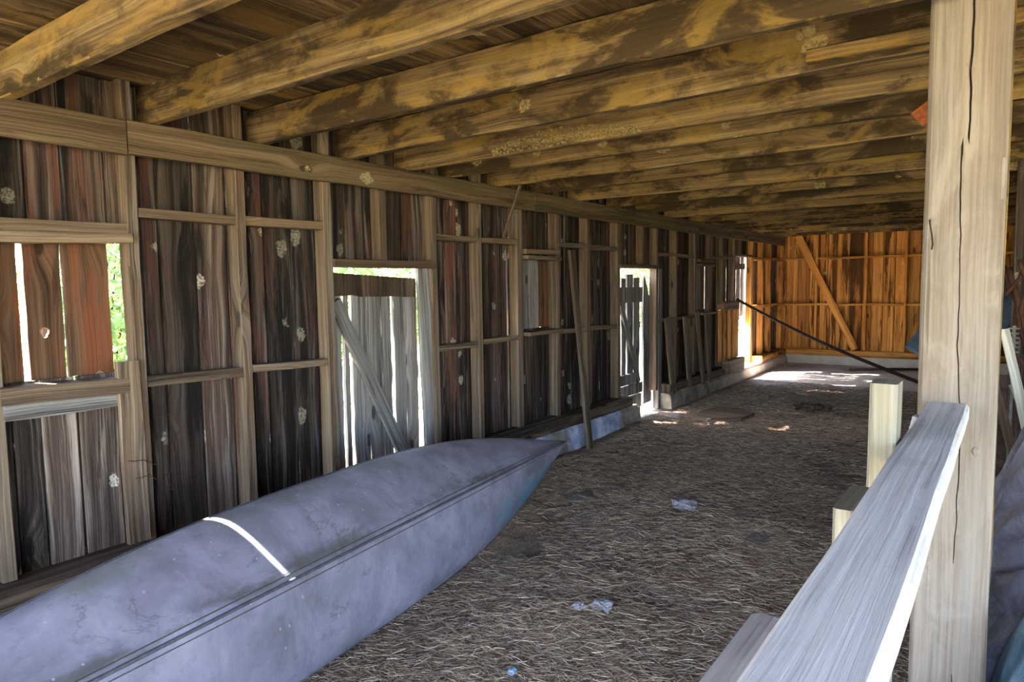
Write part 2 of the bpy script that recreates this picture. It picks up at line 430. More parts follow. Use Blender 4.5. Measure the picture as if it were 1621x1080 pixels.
# ------------------------------------------------------------------ left wall
XB = -3.8         # inner face of the boards
ZS, ZT = .21, 2.95
holes = [(1.13, 1.75, 1.22, 1.95), (3.10, 4.02, -1, 1.83), (5.40, 6.02, 1.22, 1.95), (7.38, 8.46, -1, 1.87), (9.83, 10.45, 1.24, 1.95), (11.52, 12.56, -1, 2.11)]
edges = [-2.6, -2.4, -2.2, -2.0, -1.77, -1.55, -1.3, -1.1, -.88, -.66, -.45, -.23, -.02, .2, .42, .62, .8, .95, 1.13, 1.18, 1.30, 1.46, 1.66, 1.75, 1.83, 1.92, 2.13, 2.33, 2.46, 2.57, 2.78, 2.97, 3.10,
         3.22, 3.40, 3.56, 3.78, 3.9, 4.02, 4.12, 4.27, 4.42, 4.55, 4.7, 4.88, 5.0, 5.13, 5.26, 5.40, 5.52, 5.66, 5.8, 6.02, 6.13, 6.3, 6.46, 6.6, 6.76, 6.9, 7.08, 7.22, 7.38,
         7.6, 7.8, 8.02, 8.22, 8.46, 8.6, 8.75, 8.9, 9.08, 9.25, 9.42, 9.6, 9.72, 9.83, 10.02, 10.22, 10.45, 10.6, 10.8, 10.95, 11.19, 11.34, 11.52, 11.7, 11.95, 12.2, 12.4, 12.56, 12.75, 12.9, 13.1, 13.3, 13.5, 13.7, 13.9, 14.1, 14.33]
mw = MB()
rw = random.Random(11)
for y0, y1 in zip(edges, edges[1:]):
    ym = (y0 + y1) / 2; segs = [(ZS + rw.uniform(-.02, .01), ZT)]
    for h0, h1, z0, z1 in holes:
        if h0 - .001 <= ym <= h1:
            ns = []
            for a, b in segs:
                if z0 > a: ns.append((a, z0 + .03))
                if z1 < b: ns.append((z1 - .01, b))
            segs = ns
    k0 = rw.uniform(.45, 1.25); tint = rw.random() ** 1.3 * .95
    for a, b in segs:
        xo = rw.uniform(-.008, .008)
        gapL = rw.uniform(.003, .008); gapR = rw.uniform(.003, .008)
        if abs(y1 - 5.13) < .01: gapR = .012
        if abs(y1 - 11.19) < .01: gapR = .014
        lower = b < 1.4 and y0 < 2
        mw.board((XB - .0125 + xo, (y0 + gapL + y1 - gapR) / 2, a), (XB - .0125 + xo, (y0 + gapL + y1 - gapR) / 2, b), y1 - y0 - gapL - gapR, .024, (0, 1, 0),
                 rnd=(k0 * (1.9 if lower else 1.7 if ym > 12.5 else 1.0), 0 if lower else 1 if ym > 12.5 else tint, rw.random() * (.3 if lower else 1)), bev=.003, wob=.0025)  # far corner boards coloured brighter and warmer to imitate bounced sunlight
# battens nailed outside over the joints
for y in edges[1:-1]:
    if abs(y - 5.13) < .01 or abs(y - 11.19) < .01:
        zr = [(ZS, 1.2), (1.96, ZT)]
    else: zr = [(ZS, ZT)]
    for h0, h1, z0, z1 in holes:
        if h0 - .04 < y < h1 + .04:
            zz = []
            for a, b in zr:
                if h0 + .02 < y < h1 - .02:
                    if z0 > a: zz.append((a, z0))
                    if z1 < b: zz.append((z1, b))
                else: zz.append((a, b))
            zr = zz
    for a, b in zr:
        near_hole = [h for h in holes if abs(y - h[0]) < .02 or abs(y - h[1]) < .02]
        pcs = [(a, b, .018)]
        if near_hole:
            h = near_hole[0]; z0, z1 = max(a, h[2]), min(b, h[3]); pcs = [(z0, z1, -.05 if abs(y - h[0]) < .02 else .05)]
            if a < z0 - .01: pcs.append((a, z0, .018))
            if b > z1 + .01: pcs.append((z1, b, .018))
        for p, q, off in pcs:
            mw.board((XB - .043, y + off, p), (XB - .043, y + off, q), .095, .02, (0, 1, 0), wob=.002)
wall_left = tag(mw.build('wall_left', M['board']), kind='structure')

def part(name, mat, parent, a, b, w, t, wdir, rnd=None, label=None, **kw):
    mm = MB(); mm.board(a, b, w, t, wdir, rnd, **kw); o = mm.build(name, M[mat], parent)
    if label: o['label'] = label
    return o
# studs, each 10 cm deep (left Y, right Y, bottom, top)
studs = [(1.07, 1.13, .34, 2.9), (1.715, 1.77, .34, 2.9), (2.335, 2.395, .34, 2.9), (2.965, 3.035, .34, 2.9), (4.01, 4.075, .34, 2.9), (4.58, 4.64, .34, 2.9), (5.17, 5.25, .34, 2.9),
         (5.83, 5.89, .34, 2.9), (6.445, 6.515, .34, 2.9), (7.15, 7.22, .30, 2.9), (8.22, 8.285, .28, 2.9), (8.85, 8.915, .34, 2.9), (9.54, 9.61, .34, 2.9), (10.2, 10.265, .34, 2.9), (10.69, 10.755, .34, 2.9),
         (11.26, 11.33, .34, 2.9), (12.2, 12.29, .24, 2.9), (12.85, 12.93, .34, 2.9), (13.37, 13.44, .34, 2.9), (14.16, 14.25, .34, 2.9), (.46, .52, .34, 2.9), (-.16, -.1, .34, 2.9), (-.78, -.72, .34, 2.9), (-1.4, -1.34, .34, 2.9), (-2.02, -1.96, .34, 2.9), (-2.6, -2.54, .34, 2.9)]
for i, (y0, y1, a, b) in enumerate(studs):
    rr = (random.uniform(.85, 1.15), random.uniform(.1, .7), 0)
    part('stud', 'endboard' if y0 > 12.1 else 'stud', wall_left, (-3.748, (y0 + y1) / 2, a), (-3.748, (y0 + y1) / 2, b), y1 - y0, .1, (0, 1, 0), rr, wob=.004)  # far corner studs take the orange wood to suggest warm bounce light
# short cripple studs above the door heads
for y, a, b in ((3.5, 1.86, 2.9), (11.64, 2.13, 2.9), (7.85, 1.9, 2.9)):
    part('stud', 'stud', wall_left, (-3.75, y, a), (-3.75, y, b), .07, .09, (0, 1, 0), (.8, .8, 0))
# blocking between the studs (y0,z0,y1,z1,height)
rails = [(1.13, 1.985, 1.715, 1.99, .065), (1.77, 2.085, 2.335, 2.08, .05), (1.77, 1.19, 2.335, 1.18, .055), (2.395, 2.08, 2.965, 2.085, .052), (2.395, 1.195, 2.965, 1.18, .045),
         (4.075, 2.07, 4.58, 2.07, .045), (4.075, 1.175, 4.58, 1.17, .048), (4.64, 2.065, 5.17, 2.075, .05), (4.64, 1.185, 5.17, 1.19, .045), (5.89, 2.08, 6.445, 2.08, .045), (5.89, 1.2, 6.445, 1.185, .05),
         (6.515, 2.07, 7.15, 2.08, .05), (6.515, 1.195, 7.15, 1.18, .05), (8.285, 2.045, 8.85, 2.055, .04), (8.285, 1.185, 8.85, 1.175, .045), (8.915, 2.05, 9.54, 2.05, .045), (8.915, 1.19, 9.54, 1.19, .045),
         (10.265, 2.06, 10.69, 2.06, .045), (10.755, 2.08, 11.26, 2.08, .045), (12.29, 2.08, 12.85, 2.085, .05), (12.93, 2.09, 13.37, 2.09, .045), (13.44, 2.1, 14.16, 2.1, .05),
         (12.29, 1.22, 12.85, 1.22, .06), (12.93, 1.22, 13.37, 1.22, .06), (13.44, 1.22, 14.16, 1.22, .06), (.52, 1.19, 1.07, 1.19, .05), (.52, 2.08, 1.07, 2.08, .05)]
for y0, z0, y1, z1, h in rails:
    part('rail', 'endboard' if y0 > 12.2 else 'stud', wall_left, (-3.745, y0 + .003, z0), (-3.745, y1 - .003, z1), h, .09, (0, 0, 1), (random.uniform(.85, 1.15), random.uniform(0, .6), 0), seg=.15)  # orange wood in the far corner stands in for bounced light

# sill timber and the foundation under it, cut at the two low doorways
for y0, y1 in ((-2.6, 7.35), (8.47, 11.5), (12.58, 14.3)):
    part('sill', 'endboard' if y0 > 12 else 'sill', wall_left, (-3.715, y0, .275), (-3.715, y1, .275), .23, .11, (1, 0, 0), bev=.012, wob=.012)  # far corner length coloured orange in place of bounced light
mf = MB()
def fnd(mb, y0, y1, ztop, x1=-3.58, x0=-3.9, zb=-.2):
    n = max(1, int((y1 - y0) / .12)); s = bmesh.new(); R = []
    for i in range(n + 1):
        y = y0 + (y1 - y0) * i / n; j = .025 * noise.noise((y * 2, 3, 0)); k = .018 * noise.noise((y * 2.6, 8, 0))
        R.append([s.verts.new((x, y, z)) for x, z in ((x0, zb), (x1 + .03 + j, zb), (x1 + j + .01, ztop * .5), (x1 + j, ztop - .03 + k), (x1 - .03 + j, ztop + k), (x0, ztop + k))])
    for a, b in zip(R, R[1:]):
        for q in range(6): s.faces.new((a[q], a[(q + 1) % 6], b[(q + 1) % 6], b[q]))
    s.faces.new(R[0][::-1]); s.faces.new(R[-1]); bmesh.ops.recalc_face_normals(s, faces=s.faces)
    mb.merge(s, Matrix.Identity(4), (1, 0, 0), 1)
fnd(mf, -2.6, 7.5, .215); fnd(mf, 7.5, 8.42, .01); fnd(mf, 8.42, 14.4, .215)
tag(mf.build('wall_left_foundation', M['foundation']), kind='structure')

# ------------------------------------------------------------------ window_1 : opening half closed by three red-brown boards
def wavy(y0, y1, z0, z1, amp=.006, n=9, seed=0, jag=.0):
    L = [(y0 + amp * noise.noise((seed, i * .6, 0)), z0 + (z1 - z0) * i / n) for i in range(n + 1)]
    Rr = [(y1 + amp * noise.noise((seed + 5, i * .6, 0)), z1 - (z1 - z0) * i / n) for i in range(n + 1)]
    if jag:
        L = L[1:]; Rr = Rr[:-1]
        bt = [(y1 + (y0 - y1) * k / 6, z0 + jag * abs(noise.noise((seed, k * 1.7, 4))) * 2) for k in range(7)]
        return L + Rr + bt[:-1] + [bt[-1]] if False else L + Rr + bt
    return L + Rr
w1 = thing('window_1', None, None, (-3.8, 1.44, 1.22)); w1['kind'] = 'structure'
part('window_header', 'stud', w1, (-3.725, 1.12, 1.93), (-3.725, 1.72, 1.945), .05, .13, (0, 0, 1), (1.15, .6, 0), seg=.15)
part('window_sill', 'sill', w1, (-3.715, 1.10, 1.205), (-3.715, 1.66, 1.19), .13, .08, (1, 0, 0), (1.2, .2, 0), seg=.12, wob=.006)
part('window_apron', 'greyboard', w1, (-3.7, 1.12, 1.13), (-3.7, 1.62, 1.125), .08, .04, (0, 0, 1), (.95, .2, 0), seg=.12)
part('sun_block_board', 'greyboard', w1, (-4.0, 1.395, -.1), (-4.0, 1.395, 2.7), .075, .025, (0, 1, 0))  # unseen board added outside, stops sun through the narrow plank gap
def wplank(loops, rnd, x=-3.85):
    mm = MB(); mm.outline(loops, x, x + .024, rnd); return mm.build('window_plank', M['redboard'], w1)
wplank([wavy(.98, 1.252, 1.19, 2.0, .004, 9, 1, .03)], (1.0, .9, 0))
knot = [(1.352 + .02 * math.cos(q) * (1 + .3 * math.sin(3 * q)), 1.478 + .026 * math.sin(q)) for q in [2 * math.pi * k / 12 for k in range(12)]]
wplank([wavy(1.28, 1.437, 1.2, 2.0, .006, 9, 2, .03), knot], (.8, .6, 0))
wplank([wavy(1.45, 1.66, 1.235, 2.0, .005, 9, 3, .03)], (.85, .7, 0))

tag(part('jamb_plank', 'stud', None, (-3.672, 1.665, .36), (-3.672, 1.655, 1.315), .115, .032, (0, 1, 0), (1.25, .2, 0), wob=.006, seg=.2),
    'short pale plank nailed upright on the stud below the right corner of the square window', 'plank')

part('sun_block_board', 'greyboard', w1, (-4.0, 1.635, -.1), (-4.0, 1.635, 2.7), .17, .025, (0, 1, 0))  # unseen board added outside, stops sun through the wide right gap
# ------------------------------------------------------------------ door_1 : grey plank door with a diagonal brace
d1 = thing('door_1', None, None, (-3.83, 3.55, .34)); d1['kind'] = 'structure'
part('door_header', 'stud', d1, (-3.73, 3.03, 1.845), (-3.73, 4.03, 1.845), .055, .11, (0, 0, 1), (.75, .3, 0))
part('door_jamb', 'greyboard', d1, (-3.735, 3.985, .34), (-3.735, 3.93, 1.82), .13, .03, (0, 1, 0), (1.35, .1, 0))
pl = [(3.06, 3.215, 3), (3.245, 3.285, 4), (3.315, 3.46, 5), (3.465, 3.6, 6), (3.605, 3.70, 7), (3.735, 3.85, 8), (3.855, 3.985, 9)]
for y0, y1, sd in pl:
    mm = MB(); mm.outline([wavy(y0, y1, .3, 1.7 - (y0 - 3.1) * .03, .012, 12, sd)], -3.885, -3.86, (random.uniform(.9, 1.35), .1, 0)); mm.build('door_plank', M['greyboard'], d1)
# top rail of the door, its edges split and wavy
mm = MB(); top = [(3.04 + .9 * i / 10, 1.785 - .045 * i / 10 + .006 * noise.noise((i, 1, 0))) for i in range(11)]; bot = [(3.94 - .9 * i / 10, 1.595 + .03 * i / 10 + .014 * noise.noise((i * .8, 6, 0))) for i in range(11)]
mm.outline([top + bot], -3.86, -3.815, (.8, .3, 0)); o = mm.build('door_top_rail', M['sill'], d1)
part('door_brace', 'greyboard', d1, (-3.835, 3.14, 1.58), (-3.835, 3.78, .36), .10, .035, (0, 1, 0), (.95, .2, 0))
mm = MB(); mm.board((-3.69, 4.10, .72), (-3.69, 4.10, .86), .03, .012, (0, 1, 0)); mm.build('hinge_plate', M['iron'], wall_left)

# ------------------------------------------------------------------ window_2 (small, boarded over) and window_3
def small_window(idx, y0, y1, sd, leak):
    w = thing('window_%d' % idx, None, None, (-3.8, (y0 + y1) / 2, 1.22)); w['kind'] = 'structure'
    part('window_header', 'stud', w, (-3.73, y0 - .13, 1.99), (-3.73, y1 - .16, 2.0), .05, .12, (0, 0, 1), (1.0, .6, 0))
    part('window_header', 'stud', w, (-3.71, y0 - .13, 1.935), (-3.71, y1 - .16, 1.935), .035, .13, (0, 0, 1), (.9, .6, 0))
    part('window_sill', 'stud', w, (-3.71, y0 - .13, 1.215), (-3.71, y1 - .16, 1.215), .035, .15, (0, 0, 1), (1.05, .2, 0))
    n = 4; r = random.Random(sd)
    ys = [y0 - .03 + (y1 - y0 + .06) * i / n for i in range(n + 1)]
    for i, (a, b) in enumerate(zip(ys, ys[1:])):
        mm = MB(); g = .012 if (leak and i == n - 2) else .0015
        mm.outline([wavy(a + .001, b - g, 1.235, 2.0, .003, 8, sd + i, .02)], -3.86, -3.838, (r.uniform(.8, 1.2), r.random(), 0)); mm.build('window_plank', M['redboard' if i in (2,) else 'greyboard'], w)
small_window(2, 5.40, 6.02, 21, False)
small_window(3, 9.83, 10.45, 31, True)

# ------------------------------------------------------------------ door_2 : broken plank door
d2 = thing('door_2', None, None, (-3.83, 7.9, 0)); d2['kind'] = 'structure'
part('door_header', 'stud', d2, (-3.73, 7.2, 1.885), (-3.73, 8.24, 1.885), .05, .11, (0, 0, 1), (.7, .4, 0))
part('door_jamb', 'greyboard', d2, (-3.76, 8.40, .02), (-3.76, 8.40, 1.86), .09, .08, (0, 1, 0), (.9, .1, 0))
for y0, y1, z0, z1, sd in ((7.42, 7.5, .5, 1.8, 1), (7.55, 7.66, .45, 1.74, 2), (7.7, 7.86, .35, 1.79, 3), (7.88, 8.05, .3, 1.75, 4)):
    mm = MB(); mm.outline([wavy(y0, y1, z0, z1, .02, 10, sd + 40, .03)], -3.875, -3.85, (random.uniform(.7, 1.1), .1, 0)); mm.build('door_plank', M['greyboard'], d2)
mm = MB(); mm.outline([wavy(7.42, 8.06, 1.44, 1.63, .01, 4, 51)], -3.85, -3.815, (.85, .2, 0)); mm.build('door_top_rail', M['greyboard'], d2)
mm = MB(); mm.outline([[(8.12, .1), (8.13, .8), (8.115, 1.3), (8.13, 1.72), (8.16, 1.78), (8.3, 1.5), (8.36, 1.42), (8.37, .8), (8.36, .12)]], -3.86, -3.83, (.8, .2, 0)); mm.build('door_plank', M['greyboard'], d2)
part('door_brace', 'greyboard', d2, (-3.83, 7.48, 1.45), (-3.83, 7.98, .42), .09, .03, (0, 1, 0), (.75, .2, 0))
for z0, z1, y0, y1 in ((.42, .55, 7.42, 7.88), (.28, .41, 7.42, 8.05), (.1, .27, 7.42, 8.02)):
    mm = MB(); mm.outline([wavy(y0, y1, z0, z1, .012, 4, z0 * 50)], -3.845, -3.81, (random.uniform(.8, 1.1), .2, 0)); mm.build('door_bottom_rail', M['greyboard'], d2)

# ------------------------------------------------------------------ door_3 : far opening with a few planks left
d3 = thing('door_3', None, None, (-3.83, 12.05, .22)); d3['kind'] = 'structure'
for y0, y1, z0, z1, sd in ((11.5, 11.68, 1.1, 2.12, 61), (11.69, 11.9, 1.02, 2.2, 62), (11.91, 12.13, 1.0, 2.2, 63), (12.145, 12.36, 1.06, 2.2, 64)):
    mm = MB(); mm.outline([wavy(y0, y1, z0, z1, .015, 8, sd, .04)], -3.9, -3.875, (1.1, .1, 0)); mm.build('door_plank', M['greyboard'], d3)
part('door_jamb', 'post', d3, (-3.78, 12.44, .22), (-3.78, 12.44, 2.1), .14, .03, (0, 1, 0), (1.2, .1, 0))
part('door_header', 'stud', d3, (-3.73, 11.33, 2.12), (-3.73, 12.2, 2.12), .04, .1, (0, 0, 1), (.9, .4, 0))
part('door_top_rail', 'sill', d3, (-3.86, 11.6, 1.93), (-3.86, 12.3, 1.95), .1, .04, (0, 0, 1), (.8, .2, 0))

# ------------------------------------------------------------------ ledger board across the studs
led = thing('ledger_board', 'long horizontal brown board nailed across the wall studs under the joist ends', 'ledger board', (-3.68, 6, 2.46)); led['kind'] = 'thing'
ys = [-2.6, 1.72, 5.4, 9.6, 14.25]
for a, b in zip(ys, ys[1:]):
    part('ledger_length', 'ledger', led, (-3.678, a + .004, 2.458), (-3.678, b - .004, 2.458), .172, .036, (0, 0, 1), (random.uniform(.9, 1.1), random.uniform(.2, .7), 0), wob=.004)

# ------------------------------------------------------------------ ceiling joists
J = [(1.18, 1.2, .2), (1.84, 1.86, .205), (2.485, 2.47, .2), (3.16, 3.1, .2), (3.71, 3.66, .2), (4.2, 4.19, .2), (4.84, 4.78, .2), (5.48, 5.46, .2), (6.2, 6.27, .2), (7.05, 6.93, .2), (7.8, 7.91, .2), (8.67, 8.7, .2),
     (9.53, 9.7, .2), (10.24, 10.14, .2), (10.82, 10.73, .2), (11.6, 11.51, .2), (12.2, 12.4, .2), (13.1, 13.2, .2), (13.85, 14.05, .2)]
lab = ['broad golden brown ceiling joist nearest the open end, cut off by the top left corner',
       'second ceiling joist from the open end, above the pale wasp crusts over the window stud',
       'third ceiling joist from the open end, meeting the wall above the second full stud',
       'fourth ceiling joist from the open end, with a mud nest on its face',
       'fifth ceiling joist from the open end, with a pale lumpy crust on its lower face',
       'sixth ceiling joist from the open end, just beyond the crusted one',
       'seventh ceiling joist from the open end, two beyond the crusted one',
       'eighth ceiling joist from the open end, three beyond the crusted one',
       'ninth ceiling joist from the open end, four beyond the crusted one', 'tenth ceiling joist from the open end, five beyond the crusted one',
       'eleventh ceiling joist from the open end, six beyond the crusted one', 'twelfth ceiling joist, eighth from the orange back wall',
       'thirteenth ceiling joist, seventh from the orange back wall', 'ceiling joist that is sixth from the orange back wall',
       'ceiling joist that is fifth from the orange back wall', 'ceiling joist that is fourth from the orange back wall',
       'ceiling joist that is third from the orange back wall', 'ceiling joist that is next to last before the orange back wall',
       'last ceiling joist, brightly lit, hard against the orange back wall']
joists = []
for i, ((ya, yb, h), lb) in enumerate(zip(J, lab)):
    mm = MB()
    x0, x1 = -3.79, 4.3; k = (yb - ya) / 3.4; tk = .055
    zc = 2.54 + h / 2 + (.006 if i % 2 else -.002)
    mm.board((x0, ya + tk / 2 + k * (x0 + 3.72), zc), (x1, ya + tk / 2 + k * (x1 + 3.72), zc), h, tk, (0, 0, 1), (random.uniform(.75, 1.05) * (1 if i < 18 else 1.3), random.uniform(.3, .9), random.uniform(.2, 1)), bev=.006, wob=.004, seg=.25)  # last joist's own colour raised to make it look brightly lit
    o = mm.build('ceiling_joist', M['joist']); tag(o, lb, 'joist', 'ceiling joists'); joists.append(o)

# loft floor boards above the joists
mc = MB(); x = -3.86; rc = random.Random(5)
while x < 4.5:
    w = rc.uniform(.1, .2); y = -2.6 - rc.uniform(0, 1)
    while y < 14.4:
        L = rc.uniform(1.9, 3.9)
        mc.board((x + w / 2, max(y, -2.6), 2.757 + rc.uniform(0, .012)), (x + w / 2, min(y + L, 14.4) - .004, 2.757 + rc.uniform(0, .012)), w + .002, .024, (1, 0, 0), (rc.uniform(.35, 1.15), rc.random(), rc.random()), wob=.003, seg=.8)
        y += L
        if y + .4 > 14.4: break
    x += w
tag(mc.build('ceiling', M['deck']), kind='structure')
# roof over the loft
mr = MB()
for xa, za, xb, zb in ((-4.15, 2.78, .35, 4.9), (4.85, 2.78, .35, 4.9)):
    mr.board((xa, 5.85, za + .12), (xb, 5.85, zb + .12), 17.6, .06, (0, 1, 0), seg=9)
tag(mr.build('roof', M['greyboard']), kind='structure')

# ------------------------------------------------------------------ back wall
mb_ = MB(); y = 14.33; x = -3.83; rb = random.Random(9)
while x < 4.6:
    w = rb.uniform(.13, .24)
    mb_.board((x + w / 2, y + rb.uniform(0, .006), .3), (x + w / 2, y + rb.uniform(0, .006), 2.75), w - .016, .024, (1, 0, 0), (rb.uniform(.65, 1.2), rb.random() * .8, rb.random()), wob=.002, seg=.6)
    mb_.board((x + w, y + .03, .3), (x + w, y + .03, 2.75), .06, .02, (1, 0, 0), (.6, .3, 0), seg=1.2); x += w
wall_back = tag(mb_.build('wall_back', M['endboard']), kind='structure')
for x in (-3.07, -2.21, -1.56, -.78, .1, .95, 1.8, 2.65, 3.5):
    part('stud', 'endboard', wall_back, (x, 14.265, .36), (x, 14.265, 2.75), .048, .095, (1, 0, 0), (1.05, .4, 0))
xs = [-3.68, -3.095, -2.235, -1.585, -.805, .075, .925, 1.775, 2.625]
for a, b in zip(xs, xs[1:]):
    for z in (2.105, 1.22):
        part('rail', 'endboard', wall_back, (a + .03, 14.27, z), (b - .003, 14.27, z), .04, .09, (0, 0, 1), (1.05, .4, 0))
part('brace', 'endboard', wall_back, (-3.42, 14.20, 2.56), (-2.36, 14.20, .37), .13, .028, (1, 0, 0), (1.1, .5, 0))
part('sill', 'endboard', wall_back, (-3.6, 14.255, .29), (4.5, 14.255, .29), .12, .13, (0, 0, 1), (.8, .3, 0))
mm = MB(); s = bmesh.new(); bmesh.ops.create_cube(s, size=1); mm.merge(s, Matrix.Translation((.45, 14.29, .02)) @ Matrix.Diagonal((8.1, .22, .42, 1)), (1, 0, 0), 0)
tag(mm.build('wall_back_foundation', M['foundation']), kind='structure')
# right side wall and the partition beyond the post
mm = MB(); y = 1.9
while y < 14.3:
    w = random.uniform(.15, .24); mm.board((4.6, y + w / 2, -.1), (4.6, y + w / 2, 2.85), w + .001, .024, (0, 1, 0), seg=1.2, wob=.001); y += w
tag(mm.build('wall_right', M['board']), kind='structure')
mm = MB(); x = .0
while x < 4.55:
    w = random.uniform(.15, .24); mm.board((x + w / 2, 6.9, -.05), (x + w / 2, 6.9, 2.74), w + .001, .024, (1, 0, 0), (.6, .2, 0), seg=1.2, wob=.001); x += w
tag(mm.build('wall_partition', M['board']), kind='structure')

# ------------------------------------------------------------------ the canoe, on its side with the hull towards us
def make_canoe():
    B, D, AL, kx, ky, kz, yaw, hl, e1, e2, k1, ks = .4055, .2822, .5112, -2.4472, 2.2178, .4662, .1317, 2.4901, 2.6883, .9922, .7681, .8454
    A = V((-math.sin(yaw), math.cos(yaw), 0)); h = V((math.cos(yaw), math.sin(yaw), 0)); up = V((0, 0, 1))
    nrm = h * math.cos(AL) + up * math.sin(AL); lat = -h * math.sin(AL) + up * math.cos(AL); K = V((kx, ky, kz))
    SN = [(0, 0), (.3, .19), (.6, .39), (.84, .62), (.97, .86), (1, 1)]
    def prof(s):
        q = min(s * 5, 4.9999); i = int(q); f = q - i
        P = [SN[max(i - 1, 0)] if i else (-.3, -.19), SN[i], SN[i + 1], SN[min(i + 2, 5)] if i < 4 else (1.03, 1.2)]
        def cr(k): a, b, c, d = (p[k] for p in P); return .5 * (2 * b + (c - a) * f + (2 * a - 5 * b + 4 * c - d) * f * f + (3 * b - a - 3 * c + d) * f ** 3)
        return cr(0), cr(1)
    def pt(t, s, side, lift=0.):
        b = B * max(0, 1 - abs(t) ** e1) ** e2; k = D * k1 * (1 - math.sqrt(max(0, 1 - (max(0, abs(t) - ks) / (1 - ks)) ** 2)))
        f, g = prof(s)
        return K + A * (t * hl) + lat * (side * (b * f)) - nrm * (k + (D - k) * g - lift)
    root = thing('canoe', 'long dull grey canoe lying on its side by the left wall, hull and keel showing', 'canoe', (kx, ky, 0))
    m = MB(); NT_, NS = 96, 14
    S = [i / NS for i in range(NS + 1)]
    T = [math.sin(math.pi / 2 * (-1 + 2 * i / NT_)) for i in range(NT_ + 1)]
    g = []
    for t in T:
        row = [m.bm.verts.new(pt(t, s, -1)) for s in reversed(S)] + [m.bm.verts.new(pt(t, s, 1)) for s in S[1:]]
        g.append(row)
    girth = [-.5 * s for s in reversed(S)] + [.5 * s for s in S[1:]]
    for j in range(NT_):
        for i in range(2 * NS):
            q = (g[j][i], g[j][i + 1], g[j + 1][i + 1], g[j + 1][i])
            if (q[0].co - q[1].co).length < 1e-6 and (q[2].co - q[3].co).length < 1e-6: continue
            f = m.bm.faces.new(q); idx = ((j, i), (j, i + 1), (j + 1, i + 1), (j + 1, i))
            for l, (a, b) in zip(f.loops, idx): l[m.uv].uv = (girth[b], T[a] * hl)
    bmesh.ops.remove_doubles(m.bm, verts=m.bm.verts, dist=1e-4)
    hull = m.build('hull', M['canoe'], root, True)
    sol = hull.modifiers.new('thickness', 'SOLIDIFY'); sol.thickness = .004; sol.offset = -1 if True else 1
    # keel strip: a raised rib with a flange each side
    for off, r, mt, nm, lf in ((0, .007, 'gunwale', 'keel', .003), (.045, .0045, 'seam', 'keel_flange', .001), (-.045, .0045, 'seam', 'keel_flange', .0005)):
        mm = MB(); ts = [-.985 + 1.97 * i / 80 for i in range(81)]
        mm.tube([pt(t, abs(off) * min(1, 5 * (1 - abs(t)) + .2), -1 if off < 0 else 1, lf) for t in ts], r, 6); mm.build(nm, M[mt], root, True)
    for side in (-1, 1):
        mm = MB(); mm.tube([pt(t, 1, side) for t in [-.995 + 1.99 * i / 80 for i in range(81)]], .011, 8); mm.build('gunwale', M['gunwale'], root, True)
    for e in (-1, 1):      # stem band round each end
        mm = MB(); mm.tube([pt(e * (ks + (1 - ks) * i / 12 * .998), 0, 1, .002) for i in range(13)], .007, 6); mm.build('stem_band', M['gunwale'], root, True)
    for t in (-.42, 0, .42):   # thwarts inside
        mm = MB(); mm.tube([pt(t, .97, -1), pt(t, .97, 1)], .014, 6); mm.build('thwart', M['gunwale'], root, True)
make_canoe()

